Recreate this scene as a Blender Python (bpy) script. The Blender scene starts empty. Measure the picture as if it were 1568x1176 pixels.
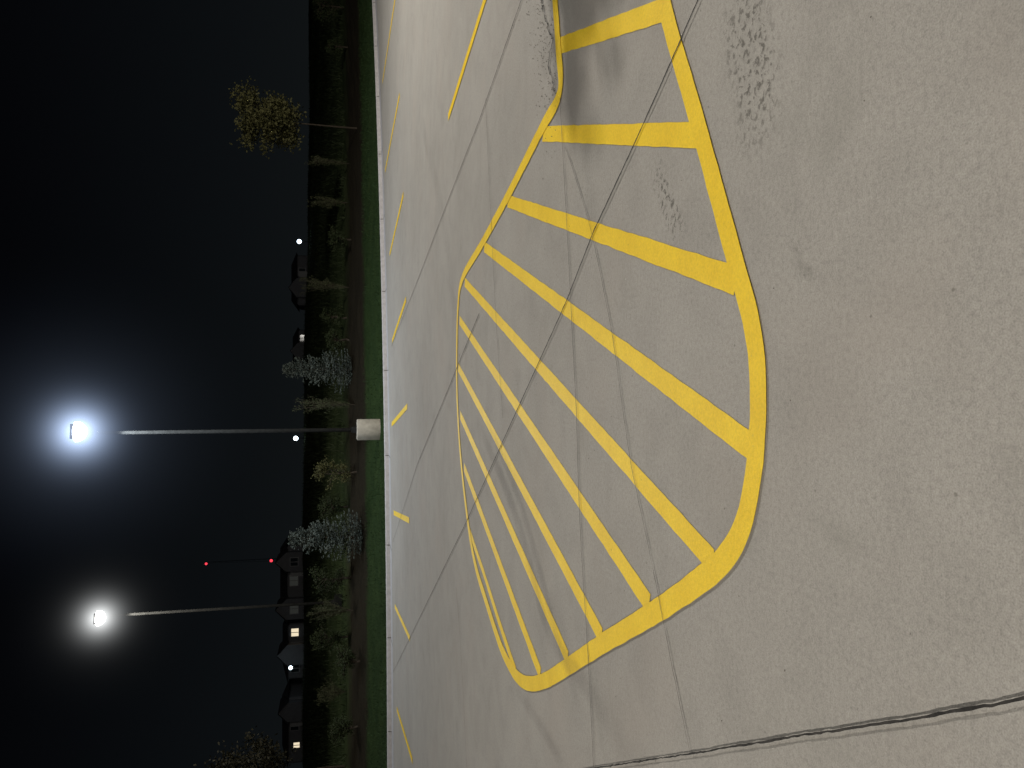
import bpy, math, random
import numpy as np
from mathutils import Vector, Matrix
random.seed(7); rng=np.random.default_rng(7)
S=bpy.context.scene
S.view_settings.view_transform='Standard'; S.view_settings.look='None'; S.view_settings.exposure=0
COL=S.collection

# ------------------------------------------------------------------ survey
f=1178; p=math.radians(12.6); h=1.7
def P(x,y):
    """surveyed spot on the level pavement -> metres (x right, y ahead)"""
    a=(x-784)/f;b=(588-y)/f
    dy=math.cos(p)-a*math.sin(p);dz=-math.sin(p)-a*math.cos(p)
    t=h/-dz
    return (b*t,dy*t)
D={
'near':[(1028,-60),(1018,0),(1071,190),(1128,400),(1154,500),(1163,590),(1159,700),(1141,800),(1112,855),(1075,888),(1008,935),(922,987),(872,1020),(840,1040),(815,1047),(797,1040),(782,1020),(766,985),(745,920),(730,870),(719,812)],
'far':[(848,-60),(851,0),(856,72),(858,142),(829,200),(777,303),(739,373),(709,426),(702,470),(700,560),(702,640),(708,720)],
'farb':[(719,812),(742,880),(764,950),(790,1028)],
's0':[(858,70),(1020,14)],'s1':[(832,205),(1076,207)],'s2':[(778,308),(1128,430)],'s3':[(742,378),(1150,683)],'s4':[(712,432),(1092,860)],'s5':[(704,490),(995,925)],'s6':[(702,562),(922,975)],'s7':[(705,635),(870,1008)],'s8':[(711,715),(828,1032)],
'p0':[(608,-20),(586,126)],'p1':[(612,145),(590,262)],'p2':[(618,297),(597,390)],'p3':[(622,458),(601,522)],'p4':[(624,622),(600,650)],'p5':[(627,797),(603,785)],'p6':[(628,978),(605,928)],'p7':[(632,1165),(608,1085)],'p8':[(770,-80),(743,0),(687,180)],
'kerb':[(575,0),(582,200),(587,350),(591,430),(595,640),(597,820),(599,1000),(600,1176)],
'j1':[(1100,-60),(1072,0),(1015,130),(972,225),(910,358),(870,460),(820,570),(765,690),(715,800),(602,1030)],
'j2':[(820,-60),(800,0),(735,185),(690,300),(640,430),(600,530)],
'j3':[(735,480),(700,565),(640,710),(602,830)],
'j4':[(860,150),(867,280),(875,420),(882,560),(886,640),(891,800),(903,1000),(912,1176)],
'j5':[(868,225),(890,290),(912,370),(940,510),(965,680),(985,780),(1000,850),(1030,1000),(1060,1152)],
'j6':[(860,1185),(910,1176),(1060,1152),(1200,1130),(1400,1100),(1568,1070),(1700,1045)],
'j7':[(745,150),(752,300),(762,500),(772,640)],
'j8':[(700,900),(708,1010),(716,1176)],
'tyre':[(730,640),(775,745),(810,850),(840,960),(900,1050),(990,1180)],
'tyre2':[(745,640),(790,745),(822,850),(852,960),(905,1130)],
'tyre3':[(640,160),(680,330),(700,520),(708,700)],
'tyre4':[(790,1050),(830,1110),(870,1180)],
'scale1':[(1120,-20),(1145,60),(1160,140),(1158,250)],
'scale2':[(1205,300),(1225,370),(1245,440)],
'scale4':[(1000,250),(1030,330),(1050,370)],
'crack':[(815,-60),(830,-10),(838,30),(848,60),(842,100),(852,140)]}
W={k:[P(*q) for q in v] for k,v in D.items()}

# ------------------------------------------------------------------ node helper
def mat(name):
    m=bpy.data.materials.new(name); m.use_nodes=True
    nt=m.node_tree; b=nt.nodes['Principled BSDF']; return m,nt,b
def N(nt,t,**kw):
    n=nt.nodes.new(t)
    for k,v in kw.items():
        if k in n.inputs: n.inputs[k].default_value=v
        else: setattr(n,k,v)
    return n
def noise(nt,vec,scale,detail=4,rough=.55,dist=0):
    n=N(nt,'ShaderNodeTexNoise'); n.inputs['Scale'].default_value=scale; n.inputs['Detail'].default_value=detail
    n.inputs['Roughness'].default_value=rough; n.inputs['Distortion'].default_value=dist
    nt.links.new(vec,n.inputs['Vector']); return n.outputs['Fac']
def ramp(nt,fac,stops):
    r=N(nt,'ShaderNodeValToRGB'); e=r.color_ramp.elements
    while len(e)<len(stops): e.new(.5)
    for i,(pos,c) in enumerate(stops):
        e[i].position=pos; e[i].color=(c,c,c,1) if not hasattr(c,'__len__') else (*c,1)
    nt.links.new(fac,r.inputs['Fac']); return r.outputs['Color']
def mix(nt,fac,a,b,mode='MIX'):
    m=N(nt,'ShaderNodeMix'); m.data_type='RGBA'; m.blend_type=mode
    for s,v in ((m.inputs[0],fac),(m.inputs[6],a),(m.inputs[7],b)):
        if isinstance(v,bpy.types.NodeSocket): nt.links.new(v,s)
        elif hasattr(v,'__len__'): s.default_value=(*v,1)
        else: s.default_value=v
    return m.outputs[2]
def math_(nt,op,a,b=None,c=None):
    m=N(nt,'ShaderNodeMath'); m.operation=op
    for i,v in enumerate((a,b,c)):
        if v is None: continue
        if isinstance(v,bpy.types.NodeSocket): nt.links.new(v,m.inputs[i])
        else: m.inputs[i].default_value=v
    return m.outputs[0]
def coord(nt): return N(nt,'ShaderNodeTexCoord').outputs['Object']
def bump(nt,b,hgt,strength,dist):
    n=N(nt,'ShaderNodeBump'); n.inputs['Strength'].default_value=strength; n.inputs['Distance'].default_value=dist
    nt.links.new(hgt,n.inputs['Height']); nt.links.new(n.outputs[0],b.inputs['Normal'])
def simple(name,c,rough=.7,metal=0,var=.25,scale=8,spec=.5):
    m,nt,b=mat(name); v=coord(nt); n=noise(nt,v,scale)
    c2=tuple(x*(1-var) for x in c); c3=tuple(x*(1+var) for x in c)
    nt.links.new(ramp(nt,n,[(.3,c2),(.7,c3)]),b.inputs['Base Color'])
    b.inputs['Roughness'].default_value=rough; b.inputs['Metallic'].default_value=metal
    b.inputs['Specular IOR Level'].default_value=spec
    return m
def emit(name,c,s):
    m,nt,b=mat(name); b.inputs['Emission Color'].default_value=(*c,1); b.inputs['Emission Strength'].default_value=s
    b.inputs['Base Color'].default_value=(.1,.1,.1,1); return m

# ------------------------------------------------------------------ concrete
def concrete_nodes(nt):
    v=coord(nt)
    big=noise(nt,v,.35,2,.5,.4); mid=noise(nt,v,2.2,5,.65,.6); fine=noise(nt,v,45,4,.72); grit=noise(nt,v,170,1,.6)
    c=ramp(nt,big,[(.3,(.335,.315,.285)),(.7,(.378,.357,.325))])
    c=mix(nt,1.0,c,ramp(nt,mid,[(.25,.90),(.5,1.0),(.75,1.07)]),'MULTIPLY')
    c=mix(nt,1.0,c,ramp(nt,fine,[(.25,.78),(.5,1.0),(.8,1.16)]),'MULTIPLY')
    c=mix(nt,1.0,c,ramp(nt,grit,[(.3,.84),(.5,1.0),(.75,1.14)]),'MULTIPLY')
    st=noise(nt,v,1.3,5,.7,.8); c=mix(nt,ramp(nt,st,[(.56,0),(.76,.34)]),c,(.22,.215,.185))
    # rain-washed rosy patches
    ro=noise(nt,v,.6,3,.6,.3); c=mix(nt,ramp(nt,ro,[(.5,0),(.7,.35)]),c,(.37,.325,.285))
    vo=N(nt,'ShaderNodeTexVoronoi'); vo.inputs['Scale'].default_value=5; nt.links.new(v,vo.inputs['Vector'])
    c=mix(nt,ramp(nt,vo.outputs['Distance'],[(.02,.6),(.04,0)]),c,(.13,.12,.10))
    vo2=N(nt,'ShaderNodeTexVoronoi'); vo2.inputs['Scale'].default_value=2.1; nt.links.new(v,vo2.inputs['Vector'])
    c=mix(nt,ramp(nt,vo2.outputs['Distance'],[(.009,.8),(.016,0)]),c,(.55,.53,.48))
    hgt=math_(nt,'ADD',math_(nt,'MULTIPLY',fine,.9),math_(nt,'MULTIPLY',grit,.7))
    return v,c,hgt
m_conc,nt,b=mat('weathered_concrete')
v,c,hg=concrete_nodes(nt); nt.links.new(c,b.inputs['Base Color']); b.inputs['Roughness'].default_value=.85
b.inputs['Specular IOR Level'].default_value=.25
bump(nt,b,hg,.55,.006)

m_paint,nt,b=mat('yellow_traffic_paint')
v,c,hg=concrete_nodes(nt)
y=ramp(nt,noise(nt,v,3,5,.6),[(.3,(.86,.57,.014)),(.7,(.96,.665,.020))])
y=mix(nt,1.0,y,ramp(nt,noise(nt,v,70,4,.7),[(.25,.84),(.6,1.03),(.8,1.08)]),'MULTIPLY')
wear=ramp(nt,noise(nt,v,38,5,.75),[(.68,0),(.74,.7)])
nt.links.new(mix(nt,wear,y,c),b.inputs['Base Color']); b.inputs['Roughness'].default_value=.6
bump(nt,b,hg,.6,.004)

m_joint,nt,b=mat('joint_crack'); v=coord(nt)
nt.links.new(ramp(nt,noise(nt,v,14,4,.7),[(.35,(.012,.011,.010)),(.68,(.05,.045,.04)),(.8,(.2,.18,.16))]),b.inputs['Base Color']); b.inputs['Roughness'].default_value=1
m_hair,nt,b=mat('hairline_joint'); v=coord(nt)
nt.links.new(ramp(nt,noise(nt,v,5,4,.7),[(.35,(.05,.045,.04)),(.6,(.12,.11,.1)),(.75,(.28,.26,.23))]),b.inputs['Base Color']); b.inputs['Roughness'].default_value=1
def wearmat(name,col,lo,hi,amt,scale):
    m,nt,b=mat(name); v=coord(nt)
    b.inputs['Base Color'].default_value=(*col,1); b.inputs['Roughness'].default_value=.9
    n=ramp(nt,noise(nt,v,scale,5,.65,.5),[(lo,0),(hi,amt)])
    at=N(nt,'ShaderNodeAttribute'); at.attribute_name='edge'
    nt.links.new(math_(nt,'MULTIPLY',n,at.outputs['Fac']),b.inputs['Alpha']); return m
m_tyre=wearmat('tyre_rubber_trace',(.13,.12,.115),.25,.8,.26,1.5)
m_film=wearmat('tyre_film',(.15,.14,.13),.35,.8,.18,.8)
m_scal=wearmat('surface_scaling',(.15,.14,.12),.53,.60,.60,30)
m_stain=wearmat('damp_stain',(.15,.15,.125),.50,.75,.45,11)

# ------------------------------------------------------------------ mesh helpers
def mkobj(name,verts,faces,mats,midx=None,parent=None,smooth=False,attr=None):
    me=bpy.data.meshes.new(name); me.from_pydata([tuple(v) for v in verts],[],faces)
    for m in mats: me.materials.append(m)
    if midx is not None: me.polygons.foreach_set('material_index',midx)
    if smooth: me.polygons.foreach_set('use_smooth',[True]*len(me.polygons))
    if attr:
        for k,vals in attr.items():
            a=me.attributes.new(k,'FLOAT','POINT'); a.data.foreach_set('value',vals)
    o=bpy.data.objects.new(name,me); COL.objects.link(o)
    if parent: o.parent=parent
    return o
def catmull(pts,step=.06,smooth=True):
    pts=[np.array(q) for q in pts]; out=[]
    for i in range(len(pts)-1):
        p1,p2=pts[i],pts[i+1]; p0=pts[i-1] if i>0 else 2*p1-p2; p3=pts[i+2] if i+2<len(pts) else 2*p2-p1
        n=max(2,int(np.linalg.norm(p2-p1)/step))
        for k in range(n):
            t=k/n
            if smooth: out.append(.5*((2*p1)+(-p0+p2)*t+(2*p0-5*p1+4*p2-p3)*t*t+(-p0+3*p1-3*p2+p3)*t**3))
            else: out.append(p1+(p2-p1)*t)
    out.append(pts[-1]); return np.array(out)
def ribbon(name,pts,width,z,m,smooth=False,jit=.002,step=.06,wander=0,edge=False):
    c=catmull(pts,step,smooth)
    t=np.gradient(c,axis=0); t/=np.linalg.norm(t,axis=1)[:,None]+1e-9; n=np.stack([-t[:,1],t[:,0]],1)
    k=len(c)
    if wander: 
        w_=np.cumsum(rng.normal(0,1,k)); w_-=np.linspace(w_[0],w_[-1],k); w_=w_/(np.abs(w_).max()+1e-6)*wander+rng.normal(0,wander*.12,k); c=c+n*w_[:,None]
    def j(): 
        r=rng.normal(0,jit,k); return .6*r+.4*np.roll(r,1)
    cols=[-.5,.5] if not edge else [-.5,-.2,.2,.5]
    V=[];at=[]
    for q in cols:
        off=q*width+(j() if abs(q)==.5 else 0)
        V.append(c+n*np.array(off).reshape(-1,1) if np.ndim(off) else c+n*off); at.append(np.full(k,0. if abs(q)==.5 else 1.))
    V=np.concatenate(V); verts=[(a,b_,z) for a,b_ in V]; faces=[]
    for s in range(len(cols)-1):
        faces+=[(s*k+i,(s+1)*k+i,(s+1)*k+i+1,s*k+i+1)[::-1] for i in range(k-1)]
    if edge: 
        a=np.concatenate(at); e=np.minimum(1,np.minimum(np.arange(k),k-1-np.arange(k))/(k*.25)); a=a*np.tile(e,len(cols))
    return mkobj(name,verts,faces,[m],attr={'edge':a} if edge else None)

# ------------------------------------------------------------------ kerb line and terrain
kx=np.array([q[0] for q in W['kerb']]); ky=np.array([q[1] for q in W['kerb']])
cf=np.polyfit(kx,ky,2); x0,x1=-14,20
def kerb_y(x):
    x=np.asarray(x,float); xc=np.clip(x,x0,x1); y=np.polyval(cf,xc)
    dl=np.polyval(np.polyder(cf),x0); dr=np.polyval(np.polyder(cf),x1)
    y=y+np.where(x<x0,np.maximum(x-x0,-30)*min(max(dl,0),.1),0)+np.where(x>x1,np.minimum(x-x1,20)*dr*.6,0)
    return y
def H(s):
    return np.interp(s,[-500,.10,.14,7,14,30,98,130,400],[-.03,-.03,.13,.55,1.46,2.55,7.25,7.6,6])
def ground_z(x,s):
    return float(H(s))+ (0.12*math.sin(x*.21+s*.13)*min(1,max(0,(s-6)/20)))
xs=np.concatenate([np.linspace(-400,-70,12),np.linspace(-60,70,131),np.linspace(80,400,12)])
ss=np.concatenate([[-120,-60,-20,-5,.10,.14],np.linspace(.5,16,32),np.linspace(17,110,94),[115,130,180,260,400]])
verts=[];att=[]
for s in ss:
    for x in xs:
        y=float(kerb_y(x))+s; z=ground_z(x,s)+(random.gauss(0,.012) if .5<s<7 else random.gauss(0,.04) if 7<=s else 0)
        verts.append((x,y,z)); att.append(s)
nx=len(xs); faces=[(j*nx+i,j*nx+i+1,(j+1)*nx+i+1,(j+1)*nx+i) for j in range(len(ss)-1) for i in range(nx-1)]
m_ground,nt,b=mat('grass_mulch_meadow'); v=coord(nt)
at=N(nt,'ShaderNodeAttribute'); at.attribute_name='s'
sN=math_(nt,'ADD',at.outputs['Fac'],math_(nt,'MULTIPLY',math_(nt,'SUBTRACT',noise(nt,v,.7,4),.5),2.2))
lawn=ramp(nt,noise(nt,v,.9,5,.7),[(.3,(.013,.027,.009)),(.7,(.030,.050,.016))])
lawn=mix(nt,1.0,lawn,ramp(nt,noise(nt,v,25,3,.7),[(.3,.55),(.7,1.4)]),'MULTIPLY')
mul=ramp(nt,noise(nt,v,12,4,.75),[(.3,(.010,.009,.006)),(.7,(.030,.025,.017))])
mp=N(nt,'ShaderNodeMapping'); mp.inputs['Scale'].default_value=(.25,1,1); nt.links.new(v,mp.inputs['Vector'])
mea=ramp(nt,noise(nt,mp.outputs[0],.35,6,.7,.6),[(.3,(.016,.026,.010)),(.7,(.044,.060,.025))])
c=mix(nt,ramp(nt,math_(nt,'MULTIPLY',sN,.1),[(.66,0),(.76,1)]),lawn,mul)
c=mix(nt,ramp(nt,math_(nt,'MULTIPLY',sN,.05),[(.58,0),(.72,1)]),c,mea)
nt.links.new(c,b.inputs['Base Color']); b.inputs['Roughness'].default_value=1; b.inputs['Specular IOR Level'].default_value=.05
bump(nt,b,noise(nt,v,9,4,.8),.8,.08)
mkobj('ground',verts,faces,[m_ground],attr={'s':att})

lx=np.concatenate([np.linspace(-80,-16,17),np.linspace(-15,22,75),np.linspace(24,80,15)])
verts=[(x,-60,0) for x in lx]+[(x,float(kerb_y(x))+.02,0) for x in lx]; n=len(lx)
mkobj('parking_lot_pavement',verts,[(i,i+1,n+i+1,n+i) for i in range(n-1)],[m_conc])
m_kerb,nt,b=mat('kerb_concrete'); v=coord(nt)
nt.links.new(ramp(nt,noise(nt,v,6,6,.7),[(.3,(.36,.345,.34)),(.7,(.52,.50,.50))]),b.inputs['Base Color']); b.inputs['Roughness'].default_value=.85
prof=[(0,.0),(.03,.12),(.06,.145),(.15,.15),(.17,.14),(.17,-.02)]
verts=[];
for x in lx:
    yk=float(kerb_y(x)); verts+=[(x,yk+a,z) for a,z in prof]
q=len(prof); faces=[(i*q+j,(i+1)*q+j,(i+1)*q+j+1,i*q+j+1) for i in range(n-1) for j in range(q-1)]
mkobj('kerb',verts,faces,[m_kerb])
m_gut,nt,b=mat('gutter_concrete'); v=coord(nt)
nt.links.new(ramp(nt,noise(nt,v,4,6,.7),[(.3,(.37,.36,.37)),(.7,(.46,.45,.46))]),b.inputs['Base Color']); b.inputs['Roughness'].default_value=.85
verts=[(x,float(kerb_y(x))-.9,.004) for x in lx]+[(x,float(kerb_y(x))+.01,.004) for x in lx]
mkobj('gutter',verts,[(i,i+1,n+i+1,n+i) for i in range(n-1)],[m_gut])
kj=[];kf=[]
for x in np.arange(-30,34,3.05):
    y0=float(kerb_y(x)); k=len(kj); kj+=[(x-.012,y0-.9,.008),(x+.012,y0-.9,.008),(x+.012,y0-.004,.008),(x-.012,y0-.004,.008),(x-.012,y0-.004,.05),(x+.012,y0-.004,.05),(x+.012,y0+.025,.125),(x-.012,y0+.025,.125)]
    kf+=[(k,k+1,k+2,k+3),(k+3,k+2,k+5,k+4),(k+4,k+5,k+6,k+7)]
mkobj('kerb_joints',kj,kf,[m_hair])

# ------------------------------------------------------------------ painted markings
def rt(name): 
    e=bpy.data.objects.new(name,None); COL.objects.link(e); return e
hatch=rt('painted_island_marking')
o=ribbon('outline',W['near']+W['far'][::-1],.13,.008,m_paint,smooth=True,step=.05); o.parent=hatch
for k in ('s0','s1','s2','s3','s4','s5','s6','s7','s8','farb'):
    o=ribbon('stripe',W[k],.125 if k!='farb' else .10,.004,m_paint); o.parent=hatch
for k in ('p0','p1','p2','p3','p4','p5','p6','p7','p8'):
    ribbon('parking_stall_line',W[k],.15 if k!='p8' else .12,.008,m_paint,step=.15,jit=.003)
jt=rt('pavement_joints')
for k,w_ in (('j1',.011),('j2',.012),('j3',.012),('j6',.0085)):
    ribbon(k+'_joint',W[k],w_,.012,m_joint,step=.025,jit=.0016,wander=.005).parent=jt
for k,w_ in (('j4',.008),('j5',.005),('j7',.008),('j8',.008)):
    ribbon(k+'_joint',W[k],w_,.014,m_hair,step=.04,jit=.0014,wander=.010,smooth=True).parent=jt
ribbon('broken_edge',W['crack'],.012,.0135,m_joint,step=.03,jit=.006,wander=.03).parent=jt
ribbon('tyre_trace',W['tyre'],.22,.016,m_tyre,smooth=True,edge=True)
ribbon('tyre_trace',W['tyre2'],.16,.020,m_tyre,smooth=True,edge=True)
ribbon('tyre_trace',W['tyre3'],.5,.024,m_film,smooth=True,edge=True)
ribbon('tyre_trace',W['tyre4'],.16,.024,m_tyre,smooth=True,edge=True)
ribbon('surface_scaling',W['scale1'],.42,.002,m_scal,smooth=True,edge=True)
ribbon('surface_scaling',W['scale4'],.20,.002,m_scal,smooth=True,edge=True)
ribbon('damp_stain',W['scale2'],.14,.002,m_stain,smooth=True,edge=True)
m_grav=simple('gravel_stone',(.16,.145,.125),.9,0,.5,60)
gv=[];gf=[]
def stone(x,y,r,z=.004):
    k=len(gv); ang=random.random()*6.28
    for i in range(5):
        a=ang+i*1.2566; rr=r*random.uniform(.6,1.1); gv.append((x+rr*math.cos(a),y+rr*math.sin(a),z))
    gv.append((x,y,z+r*.9))
    for i in range(5): gf.append((k+i,k+(i+1)%5,k+5))
for i in range(420):
    a=W['crack'][random.randrange(6)]; stone(a[0]+random.gauss(0,.25),a[1]+abs(random.gauss(0,.22))-.03,random.uniform(.002,.008))
for i in range(500):
    stone(random.uniform(-5,6),random.uniform(1.6,12),random.uniform(.0015,.0045))
mkobj('gravel',gv,gf,[m_grav])

# ------------------------------------------------------------------ vegetation builders
class MB:
    def __init__(s): s.v=[];s.f=[];s.m=[]
    def tube(s,pts,rad,mi,seg=7):
        base=len(s.v); pts=[Vector(q) for q in pts]
        for i,q in enumerate(pts):
            d=(pts[min(i+1,len(pts)-1)]-pts[max(i-1,0)]).normalized()
            u=d.cross(Vector((.3,1,.1))).normalized(); w_=d.cross(u)
            for k in range(seg):
                a=6.2832*k/seg; s.v.append(q+(u*math.cos(a)+w_*math.sin(a))*rad[i])
        for i in range(len(pts)-1):
            for k in range(seg):
                a=base+i*seg+k;b_=base+i*seg+(k+1)%seg; s.f.append((a,b_,b_+seg,a+seg)); s.m.append(mi)
    def leaf(s,c,L,w_,d=None,mi=1):
        c=Vector(c); d=d or Vector((random.gauss(0,1),random.gauss(0,1),random.gauss(0,1)))
        d=d.normalized(); u=d.cross(Vector((random.gauss(0,1),random.gauss(0,1),random.gauss(0,1)))).normalized()
        k=len(s.v); s.v+=[c-d*L*.5,c+u*w_*.5,c+d*L*.5,c-u*w_*.5]; s.f.append((k,k+1,k+2,k+3)); s.m.append(mi)
    def make(s,name,mats): return mkobj(name,s.v,s.f,mats,s.m)
def leafmat(name,a,b_):
    m,nt,b=mat(name); v=coord(nt)
    n=math_(nt,'ADD',math_(nt,'MULTIPLY',noise(nt,v,3,2),.5),math_(nt,'MULTIPLY',noise(nt,v,30,1),.5))
    nt.links.new(ramp(nt,n,[(.35,a),(.65,b_)]),b.inputs['Base Color']); b.inputs['Roughness'].default_value=.7
    b.inputs['Specular IOR Level'].default_value=.15
    return m
m_bark=simple('bark',(.05,.04,.03),.9,spec=.1)
m_olive=leafmat('olive_leaves',(.030,.032,.012),(.105,.098,.038))
m_green=leafmat('green_leaves',(.014,.022,.009),(.042,.052,.021))
m_spruce=leafmat('blue_spruce_needles',(.026,.036,.030),(.11,.125,.108))
m_wisp=leafmat('willow_leaves',(.036,.044,.020),(.085,.09,.046))
def decid(name,x,y,z,Ht,cb,R,nl,ls,m,lean=0,nb=40):
    t=MB(); tp=[]
    for i in range(7):
        q=i/6; tp.append((x+lean*q+random.gauss(0,.03),y+random.gauss(0,.03),z+Ht*.9*q))
    t.tube(tp,[.045*(1-q/7)+.010 for q in range(7)],0)
    ends=[]
    for i in range(nb):
        q=random.uniform(cb/Ht,.88); st=Vector(tp[0]).lerp(Vector(tp[-1]),q/.9); a=random.random()*6.283
        prof=math.sin(math.pi*min(1,max(.06,(q-cb/Ht+.12)/(1.12-cb/Ht))))**.6
        L=R*prof*random.uniform(.45,1.0)
        e=st+Vector((math.cos(a)*L,math.sin(a)*L,L*random.uniform(.2,.7)))
        mid=st.lerp(e,.5)+Vector((0,0,.08)); t.tube([st,mid,e],[.022,.014,.005],0,5)
        ends+= [e,e,mid.lerp(e,.4),mid]
    for i in range(nl):
        c=random.choice(ends); s_=R*.13
        t.leaf(c+Vector((random.gauss(0,s_),random.gauss(0,s_),random.gauss(0,s_))),ls*random.uniform(.7,1.3),ls*.6)
    return t.make(name,[m_bark,m])
def spruce(name,x,y,z,Ht,R):
    t=MB(); t.tube([(x,y,z),(x,y,z+Ht*.95)],[.06,.01],0)
    nlev=26
    for l in range(nlev):
        q=(l+random.random()*.5)/nlev; zz=z+.05+q*(Ht*.93); rad=R*(1-q)**.6*min(1,.72+q*2.5)
        nb=int(8+9*(1-q))
        for k in range(nb):
            a=random.random()*6.283; L=rad*random.uniform(.5,1.0)+.04; d=Vector((math.cos(a),math.sin(a),0))
            up=.05+.45*q
            for j in range(14):
                u=(j+1)/14; c=Vector((x,y,zz))+d*L*u+Vector((0,0,L*up*u*u+random.gauss(0,.025)))
                sd=Vector((-d.y,d.x,0))*random.gauss(0,.13*(1-u)+.045)
                t.leaf(c+sd,random.uniform(.10,.17),.06,d+Vector((random.gauss(0,.7),random.gauss(0,.7),random.gauss(.1,.5))))
    return t.make(name,[m_bark,m_spruce])
def wispy(name,x,y,z,Ht,R,m=None,n=30,droop=.35,lean=0):
    t=MB()
    for i in range(n):
        a=random.random()*6.283; L=Ht*random.uniform(.45,1.0); r=R*random.uniform(.2,1)
        pts=[]
        for j in range(9):
            u=j/8; rr=r*u**1.6; pts.append(Vector((x+math.cos(a)*rr+lean*u,y+math.sin(a)*rr,z+L*(u-droop*.35*u**4))))
        t.tube(pts,[.010*(1-j/9)+.002 for j in range(9)],0,4)
        for j in range(48):
            u=random.uniform(.2,1); k=min(7,int(u*8)); c=pts[k].lerp(pts[k+1],u*8-k)
            t.leaf(c+Vector((random.gauss(0,.05),random.gauss(0,.05),random.gauss(0,.05))),random.uniform(.08,.15),.022,Vector((random.gauss(0,.5),random.gauss(0,.5),random.choice([1,-1]))))
    return t.make(name,[m_bark,m or m_wisp])
def at_(U,s):
    """bearing read from the photo (upright pixel column) and setback from the kerb -> x,y,z"""
    x=0
    for i in range(12):
        y=float(kerb_y(x))+s; x=(U-588)/f*.976*y
    return x,y,ground_z(x,s)-.03
x,y,z=at_(982,9); decid('young_tree',x,y,z,6.7,3.1,1.7,6000,.18,m_olive)
x,y,z=at_(18,14); decid('shade_tree',x-.5,y,z,6.5,2.7,2.2,6000,.18,leafmat('russet_leaves',(.010,.010,.006),(.030,.026,.013)))
x,y,z=at_(610,11); spruce('blue_spruce',x,y,z,3.6,1.3)
x,y,z=at_(354,8.5); spruce('blue_spruce',x,y,z,3.4,1.3)
for U,s,ht,r in ((926,12,2.9,.35),(866,13,2.7,.45),(736,12,3.0,.5),(556,10,3.4,.6),(240,11,2.6,.6),(116,14,1.9,.7)):
    x,y,z=at_(U,s); wispy('willow_sapling',x,y,z,ht,r,lean=random.uniform(-.25,.25))
for U,s,ht,r in ((452,10,1.9,.75),(1105,12,1.5,.6),(810,11,1.2,.7),(655,12,1.1,.6),(290,12,1.7,.9),(160,9,1.1,.7),(1165,14,2.,1.4),(60,10,1.2,.7),(690,13,1.4,.5),(200,13,1.8,.8),(400,13,1.3,.7)):
    x,y,z=at_(U,s); decid('garden_shrub',x,y,z,ht,.25,r,1500,.09,m_green if U!=452 else m_olive,nb=22)
def blades(name,n,xr,sr,hh,w_,m,spread=.04):
    X=rng.uniform(*xr,n); Sg=sr[0]+(sr[1]-sr[0])*rng.random(n)**1.3; KY=kerb_y(X); V=[];F=[]
    for i in range(n):
        x,s=X[i],Sg[i]; y=KY[i]+s; z=ground_z(x,s)-.02; hgt=hh*random.uniform(.5,1.2); a=random.random()*6.28
        k=len(V); dx,dy=math.cos(a)*w_,math.sin(a)*w_
        V+=[(x-dx,y-dy,z),(x+dx,y+dy,z),(x+random.gauss(0,spread),y+random.gauss(0,spread),z+hgt)]; F.append((k,k+1,k+2))
    mkobj(name,V,F,[m])
blades('lawn_grass',26000,(-20,26),(.2,7.6),.09,.012,leafmat('lawn_blades',(.014,.030,.010),(.034,.062,.020)))
blades('meadow_grass',30000,(-75,60),(13.5,104),.4,.03,leafmat('meadow_blades',(.014,.023,.010),(.040,.050,.021)),.15)

# ------------------------------------------------------------------ street lamps
m_pole=simple('bronze_painted_pole',(.014,.014,.013),.9,0,spec=.04)
m_ped=simple('pedestal_concrete',(.38,.35,.29),.85,0,.18,5)
m_head=simple('lamp_housing',(.04,.04,.04),.5,.4)
def lathe(name,prof,seg,m,parent,loc):
    V=[];F=[]
    for r,z in prof:
        for k in range(seg):
            a=6.2832*(k+.5)/seg; V.append((r*math.cos(a)+loc[0],r*math.sin(a)+loc[1],z+loc[2]))
    for i in range(len(prof)-1):
        for k in range(seg):
            F.append((i*seg+k,i*seg+(k+1)%seg,(i+1)*seg+(k+1)%seg,(i+1)*seg+k))
    F.append(tuple((len(prof)-1)*seg+k for k in range(seg)))
    return mkobj(name,V,F,[m],parent=parent,smooth=(seg>8))
def box(name,c,d,m,parent,rot=None):
    V=[Vector((sx*d[0]/2,sy*d[1]/2,sz*d[2]/2)) for sx in(-1,1) for sy in(-1,1) for sz in(-1,1)]
    if rot: V=[rot@q for q in V]
    V=[q+Vector(c) for q in V]
    F=[(0,1,3,2),(4,6,7,5),(0,4,5,1),(2,3,7,6),(0,2,6,4),(1,5,7,3)]
    o=mkobj(name,V,F,[m],parent=parent)
    bv=o.modifiers.new('b','BEVEL'); bv.width=min(d)*.12; bv.segments=2
    return o
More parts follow.
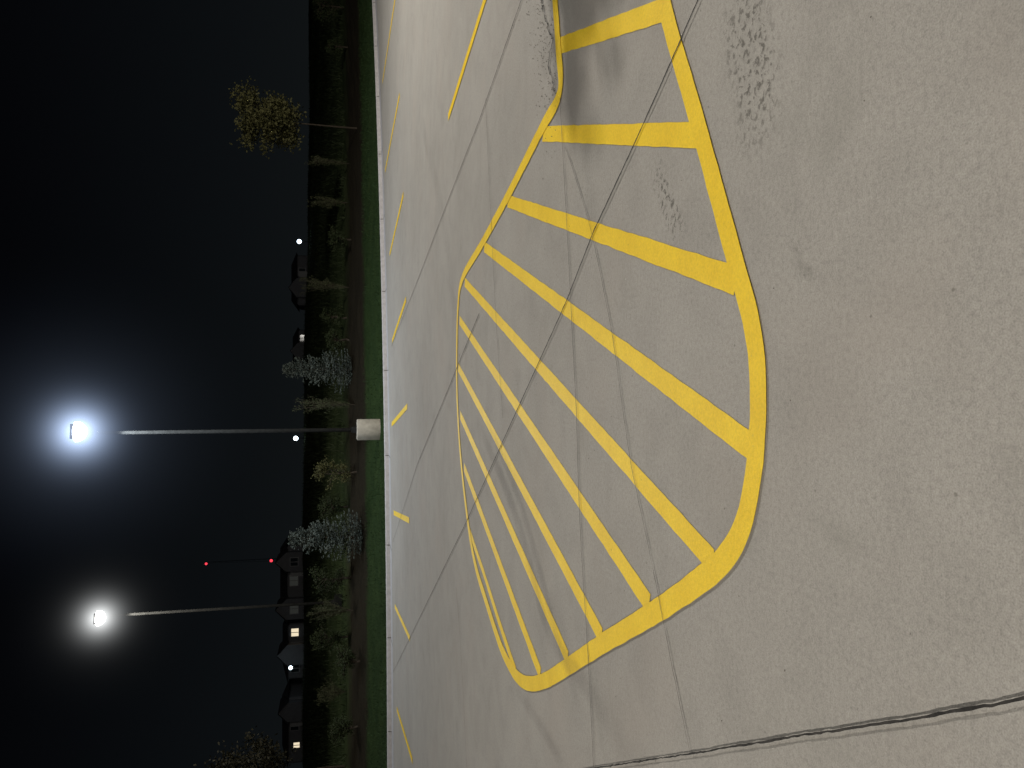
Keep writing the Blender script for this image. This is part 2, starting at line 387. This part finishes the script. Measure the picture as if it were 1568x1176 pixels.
def street_or_fill_lamp(x,y,z,top,power,color,face,rad=.2,lensS=60,ped=True,bowl=.3,cut=True):
    e=bpy.data.objects.new('street_or_fill_lamp',None); COL.objects.link(e)
    hp=.86 if ped else .1
    lathe('pedestal',[(.40,-.3),(.40,hp-.04),(.385,hp-.01),(.35,hp)],36,m_ped if ped else m_pole,e,(x,y,z))
    lathe('base_plate',[(.20,hp),(.20,hp+.03),(.12,hp+.03),(.12,hp+.16),(.09,hp+.2)],12,m_pole,e,(x,y,z))
    lathe('pole',[(.075,hp+.1),(.06,top-z)],10,m_pole,e,(x,y,z))
    fx,fy=face; l=math.hypot(fx,fy); fx/=l; fy/=l
    yaw=math.atan2(fy,fx); R=Matrix.Rotation(yaw,3,'Z')@Matrix.Rotation(math.radians(8),3,'Y')
    e1=Vector((x,y,top)); c=e1+Vector((fx,fy,0))*1.25
    box('arm',e1+Vector((fx,fy,0))*.5,(1.05,.07,.07),m_pole,e,Matrix.Rotation(yaw,3,'Z'))
    box('head',c+Vector((0,0,.06)),(.62,.5,.1),m_head,e,R)
    lathe('lens_bowl',[(bowl,0.0),(bowl*.97,-bowl*.3),(bowl*.8,-bowl*.62),(bowl*.5,-bowl*.87),(bowl*.2,-bowl*.98)],20,emit('led_lens',color,lensS),e,tuple(c-Vector((0,0,.02))))
    L=bpy.data.lights.new('lamp_light','SPOT' if cut else 'POINT'); L.energy=power; L.color=color; L.shadow_soft_size=rad
    if cut: L.spot_size=math.radians(158); L.spot_blend=.25
    lo=bpy.data.objects.new('lamp_light',L); COL.objects.link(lo); lo.location=c-Vector((0,0,bowl+rad+.05)); lo.parent=e
    if cut:
        d=Vector((fx*.22,fy*.22,-1)).normalized(); lo.rotation_euler=d.to_track_quat('-Z','Y').to_euler()
    return c
BL=(.80,.90,1.0); WM=(1.0,.95,.865)
x,y,z=at_(518,1.7); c1=street_or_fill_lamp(-1.73,y,z+.03,10.4,2700,BL,(0.1,-1),.12,lensS=14,bowl=.34)
c2=street_or_fill_lamp(-11.6,42,1.9,13.2,2100,(1,.96,.88),(0.2,-1),.12,lensS=14,ped=False,bowl=.36)
street_or_fill_lamp(20,14,0,13.5,15000,WM,(-1,-.4),.16,cut=False)
street_or_fill_lamp(-7,-9,0,11,7400,WM,(.3,1),.3,cut=False)  # unseen fill lamp, added behind the camera to even out the ground light

def glow_sphere(c,R,k1,l1,k2,l2,col):  # painted halo round a lamp head: self-lit volume fading outward, scatters no light
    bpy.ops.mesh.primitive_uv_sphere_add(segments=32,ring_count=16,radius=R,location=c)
    o=bpy.context.object; o.name='lamp_glow'; m=bpy.data.materials.new('glow_emission'); m.use_nodes=True; nt=m.node_tree; nt.nodes.clear()
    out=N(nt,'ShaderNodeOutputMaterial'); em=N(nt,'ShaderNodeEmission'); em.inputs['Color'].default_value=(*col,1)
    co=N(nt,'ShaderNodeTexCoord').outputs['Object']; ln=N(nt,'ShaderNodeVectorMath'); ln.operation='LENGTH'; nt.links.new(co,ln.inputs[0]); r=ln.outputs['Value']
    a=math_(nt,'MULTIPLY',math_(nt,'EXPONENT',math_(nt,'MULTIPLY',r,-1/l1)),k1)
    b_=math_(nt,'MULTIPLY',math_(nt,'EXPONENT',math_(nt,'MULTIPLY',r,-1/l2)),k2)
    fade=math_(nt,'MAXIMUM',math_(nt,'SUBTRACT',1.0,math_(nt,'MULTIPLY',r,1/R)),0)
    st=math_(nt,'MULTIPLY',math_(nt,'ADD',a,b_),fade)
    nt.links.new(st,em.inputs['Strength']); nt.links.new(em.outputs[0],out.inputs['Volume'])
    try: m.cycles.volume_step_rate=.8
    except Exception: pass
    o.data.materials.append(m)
glow_sphere(c1-Vector((0,0,.12)),6.5,4.5,.30,.030,1.4,(.55,.70,1))
glow_sphere(c2-Vector((0,0,.12)),5,3.2,.30,.012,1.2,(.88,.90,.9))

# ------------------------------------------------------------------ houses on the ridge
m_side=simple('house_siding',(.13,.13,.14),.8,0,.1,2); m_roof=simple('shingle_roof',(.04,.04,.045),.9); m_trim=simple('white_trim',(.3,.3,.3),.6)
m_dark,nt,b=mat('window_glass'); b.inputs['Base Color'].default_value=(.02,.025,.03,1); b.inputs['Roughness'].default_value=.1
m_dim=emit('curtained_window',(.8,.85,.75),.02); m_lit=emit('lit_window',(1,.85,.6),.9)
def house(xa,xb,y,z,gables,wins,wh=2.6,rh=1.3,dep=9):
    e=bpy.data.objects.new('house',None); COL.objects.link(e); cx=(xa+xb)/2; w_=xb-xa
    box('walls',(cx,y+dep/2,z+wh/2-.5),(w_,dep,wh+1),m_side,e)
    V=[(xa-.4,y-.4,z+wh),(xb+.4,y-.4,z+wh),(xb+.4,y+dep+.4,z+wh),(xa-.4,y+dep+.4,z+wh),(xa+1.2,y+dep/2,z+wh+rh),(xb-1.2,y+dep/2,z+wh+rh)]
    mkobj('roof',V,[(0,1,5,4),(2,3,4,5),(1,2,5),(3,0,4),(0,3,2,1)],[m_roof],parent=e)
    for gx,gw,gh in gables:
        V=[(gx-gw/2,y-1.2,z-.5),(gx+gw/2,y-1.2,z-.5),(gx+gw/2,y-1.2,z+wh),(gx,y-1.2,z+wh+gh),(gx-gw/2,y-1.2,z+wh)]
        V+=[(a,y+dep/2,c_) for a,b_,c_ in V]
        mkobj('gable_bay',V,[(0,1,2,3,4),(0,4,9,5),(1,6,7,2)],[m_side],parent=e)
        o_=.35; V=[(gx-gw/2-o_,y-1.5,z+wh-.2),(gx,y-1.5,z+wh+gh+.06),(gx+gw/2+o_,y-1.5,z+wh-.2),(gx-gw/2-o_,y+dep/2,z+wh-.2),(gx,y+dep/2,z+wh+gh+.06),(gx+gw/2+o_,y+dep/2,z+wh-.2)]
        mkobj('gable_roof',V,[(0,1,4,3),(1,2,5,4)],[m_roof],parent=e)
    for wx,wz,ww,wH,mm,front in wins:
        yy=y-(1.2 if front else 0)
        box('window_frame',(wx,yy-.02,z+wz),(ww+.2,.08,wH+.2),m_trim,e); box('window',(wx,yy-.07,z+wz),(ww,.05,wH),mm,e)
        box('window_mullion',(wx,yy-.11,z+wz),(.09,.02,wH),m_trim,e)
    box('door',(cx+w_*.12,y-.05,z+1.0),(1,.1,2.05),m_trim,e)
hz=7.3; hy=126
house(-37,-25.5,hy,hz,[(-27.8,3,1.6),(-35.2,3.2,1.6)],[(-31,1.5,1.6,1.2,m_dim,0),(-35.1,1.4,1.5,1.2,m_dim,1),(-27.8,1.4,1.2,1.1,m_dark,1)])
house(-47,-38.2,hy+1,hz,[(-42.7,3.2,1.5)],[(-39.5,1.4,1.2,1.1,m_lit,0),(-45.2,1.4,1.2,1.2,m_dark,0)],2.5,1.1)
house(-60,-49.5,hy,hz,[(-51.3,3,1.4)],[(-57,1.1,.8,.9,m_lit,0),(-54,1.4,1.2,1.2,m_dark,0)],2.4,1.2)
house(3,10,hy+20,hz-.5,[(6,3,1.3)],[(8.4,1.5,1.2,1.1,m_dark,0)],2.4,1.2)
house(14,23,hy+16,hz-.5,[(17,3.4,1.3)],[(20,1.5,1.2,1.1,m_dark,0)],2.4,1.2)
def yard_light(x,y,z,col,pw,r=.17):
    e=bpy.data.objects.new('yard_light',None); COL.objects.link(e)
    lathe('post',[(.06,-.4),(.05,1.0),(.09,1.02),(.09,1.08)],8,m_pole,e,(x,y,z-1.1))
    bpy.ops.mesh.primitive_uv_sphere_add(segments=16,ring_count=10,radius=r,location=(x,y,z+.1)); o=bpy.context.object; o.name='globe'; o.data.materials.append(emit('globe_glow',col,8)); o.parent=e
    L=bpy.data.lights.new('bulb','POINT'); L.energy=pw; L.color=col; L.shadow_soft_size=.1; lo=bpy.data.objects.new('bulb',L); COL.objects.link(lo); lo.location=(x,y-.4,z+.3); lo.parent=e
yard_light(-43.5,hy-3.5,9.0,(.7,.9,1),22,.28); yard_light(21.8,hy-4,7.7,(.7,.85,1),25,.32); yard_light(-8.3,hy-4,8.2,(.75,.9,1),25,.34)
tw=MB(); tx,ty=-65.5,300
m_lat=simple('tower_steel',(.002,.002,.002),1,spec=0)
for sx,sy in((-1,-1),(1,-1),(0,1)): tw.tube([(tx+sx*.9,ty+sy,0),(tx+sx*.2,ty+sy*.25,49)],[.05,.03],0,5)
for i in range(24):
    z0=i*2;q=1-z0/60
    tw.tube([(tx-.9*q,ty-q,z0),(tx+.9*q,ty-q,z0+2)],[.02,.02],0,4); tw.tube([(tx+.9*q,ty-q,z0),(tx,ty+q,z0+2)],[.02,.02],0,4)
te=bpy.data.objects.new('radio_tower',None); COL.objects.link(te); o=tw.make('lattice',[m_lat]); o.parent=te
for zz,r in ((49.3,.45),(26.6,.55)):
    bpy.ops.mesh.primitive_uv_sphere_add(segments=12,ring_count=8,radius=r,location=(tx,ty-2.2,zz)); o=bpy.context.object; o.name='red_beacon'; o.data.materials.append(emit('beacon_red',(1,.05,.08),1.6)); o.parent=te

ix,iy=9.55,8.35
V=[];F=[]
for k in range(40):
    a=6.2832*k/40
    V+=[(ix+1.35*math.cos(a),iy+1.35*math.sin(a),0),(ix+1.3*math.cos(a),iy+1.3*math.sin(a),.14),(ix+1.15*math.cos(a),iy+1.15*math.sin(a),.15),(ix+1.13*math.cos(a),iy+1.13*math.sin(a),.08)]
for k in range(40):
    for j in range(3): F.append((k*4+j,((k+1)%40)*4+j,((k+1)%40)*4+j+1,k*4+j+1))
F.append(tuple(k*4+3 for k in range(40)))
mkobj('planting_island_kerb',V,F,[m_kerb])
decid('young_tree',ix,iy,.1,5.75,2.6,1.0,3000,.14,m_olive)

# ------------------------------------------------------------------ sky
w=bpy.data.worlds.new('World'); S.world=w; w.use_nodes=True; nt=w.node_tree; bg=nt.nodes['Background']
tc=N(nt,'ShaderNodeTexCoord'); sp=N(nt,'ShaderNodeSeparateXYZ'); nt.links.new(tc.outputs['Generated'],sp.inputs[0])
g=ramp(nt,sp.outputs['Z'],[(0,(.0055,.0068,.0073)),(.12,(.0036,.0045,.0053)),(.35,(.0012,.0014,.0020)),(.7,(.0004,.0004,.0008))])
sk=N(nt,'ShaderNodeTexSky'); sk.sky_type='NISHITA'; sk.sun_disc=False; sk.sun_elevation=math.radians(-8); sk.sun_rotation=math.radians(200)
c=mix(nt,.01,g,sk.outputs[0],'ADD')
nt.links.new(c,bg.inputs['Color']); bg.inputs['Strength'].default_value=1.0

# ------------------------------------------------------------------ camera (phone held sideways: frame rolled 90 degrees)
cam=bpy.data.cameras.new('camera'); co=bpy.data.objects.new('camera',cam); COL.objects.link(co); S.camera=co
cam.sensor_width=36; cam.lens=36*f/1568; cam.clip_end=2000
Xc=Vector((0,-math.sin(p),-math.cos(p))); Yc=Vector((1,0,0)); Zc=-Vector((0,math.cos(p),-math.sin(p)))
M=Matrix((Xc,Yc,Zc)).transposed().to_4x4(); M.translation=(0,0,h); co.matrix_world=M
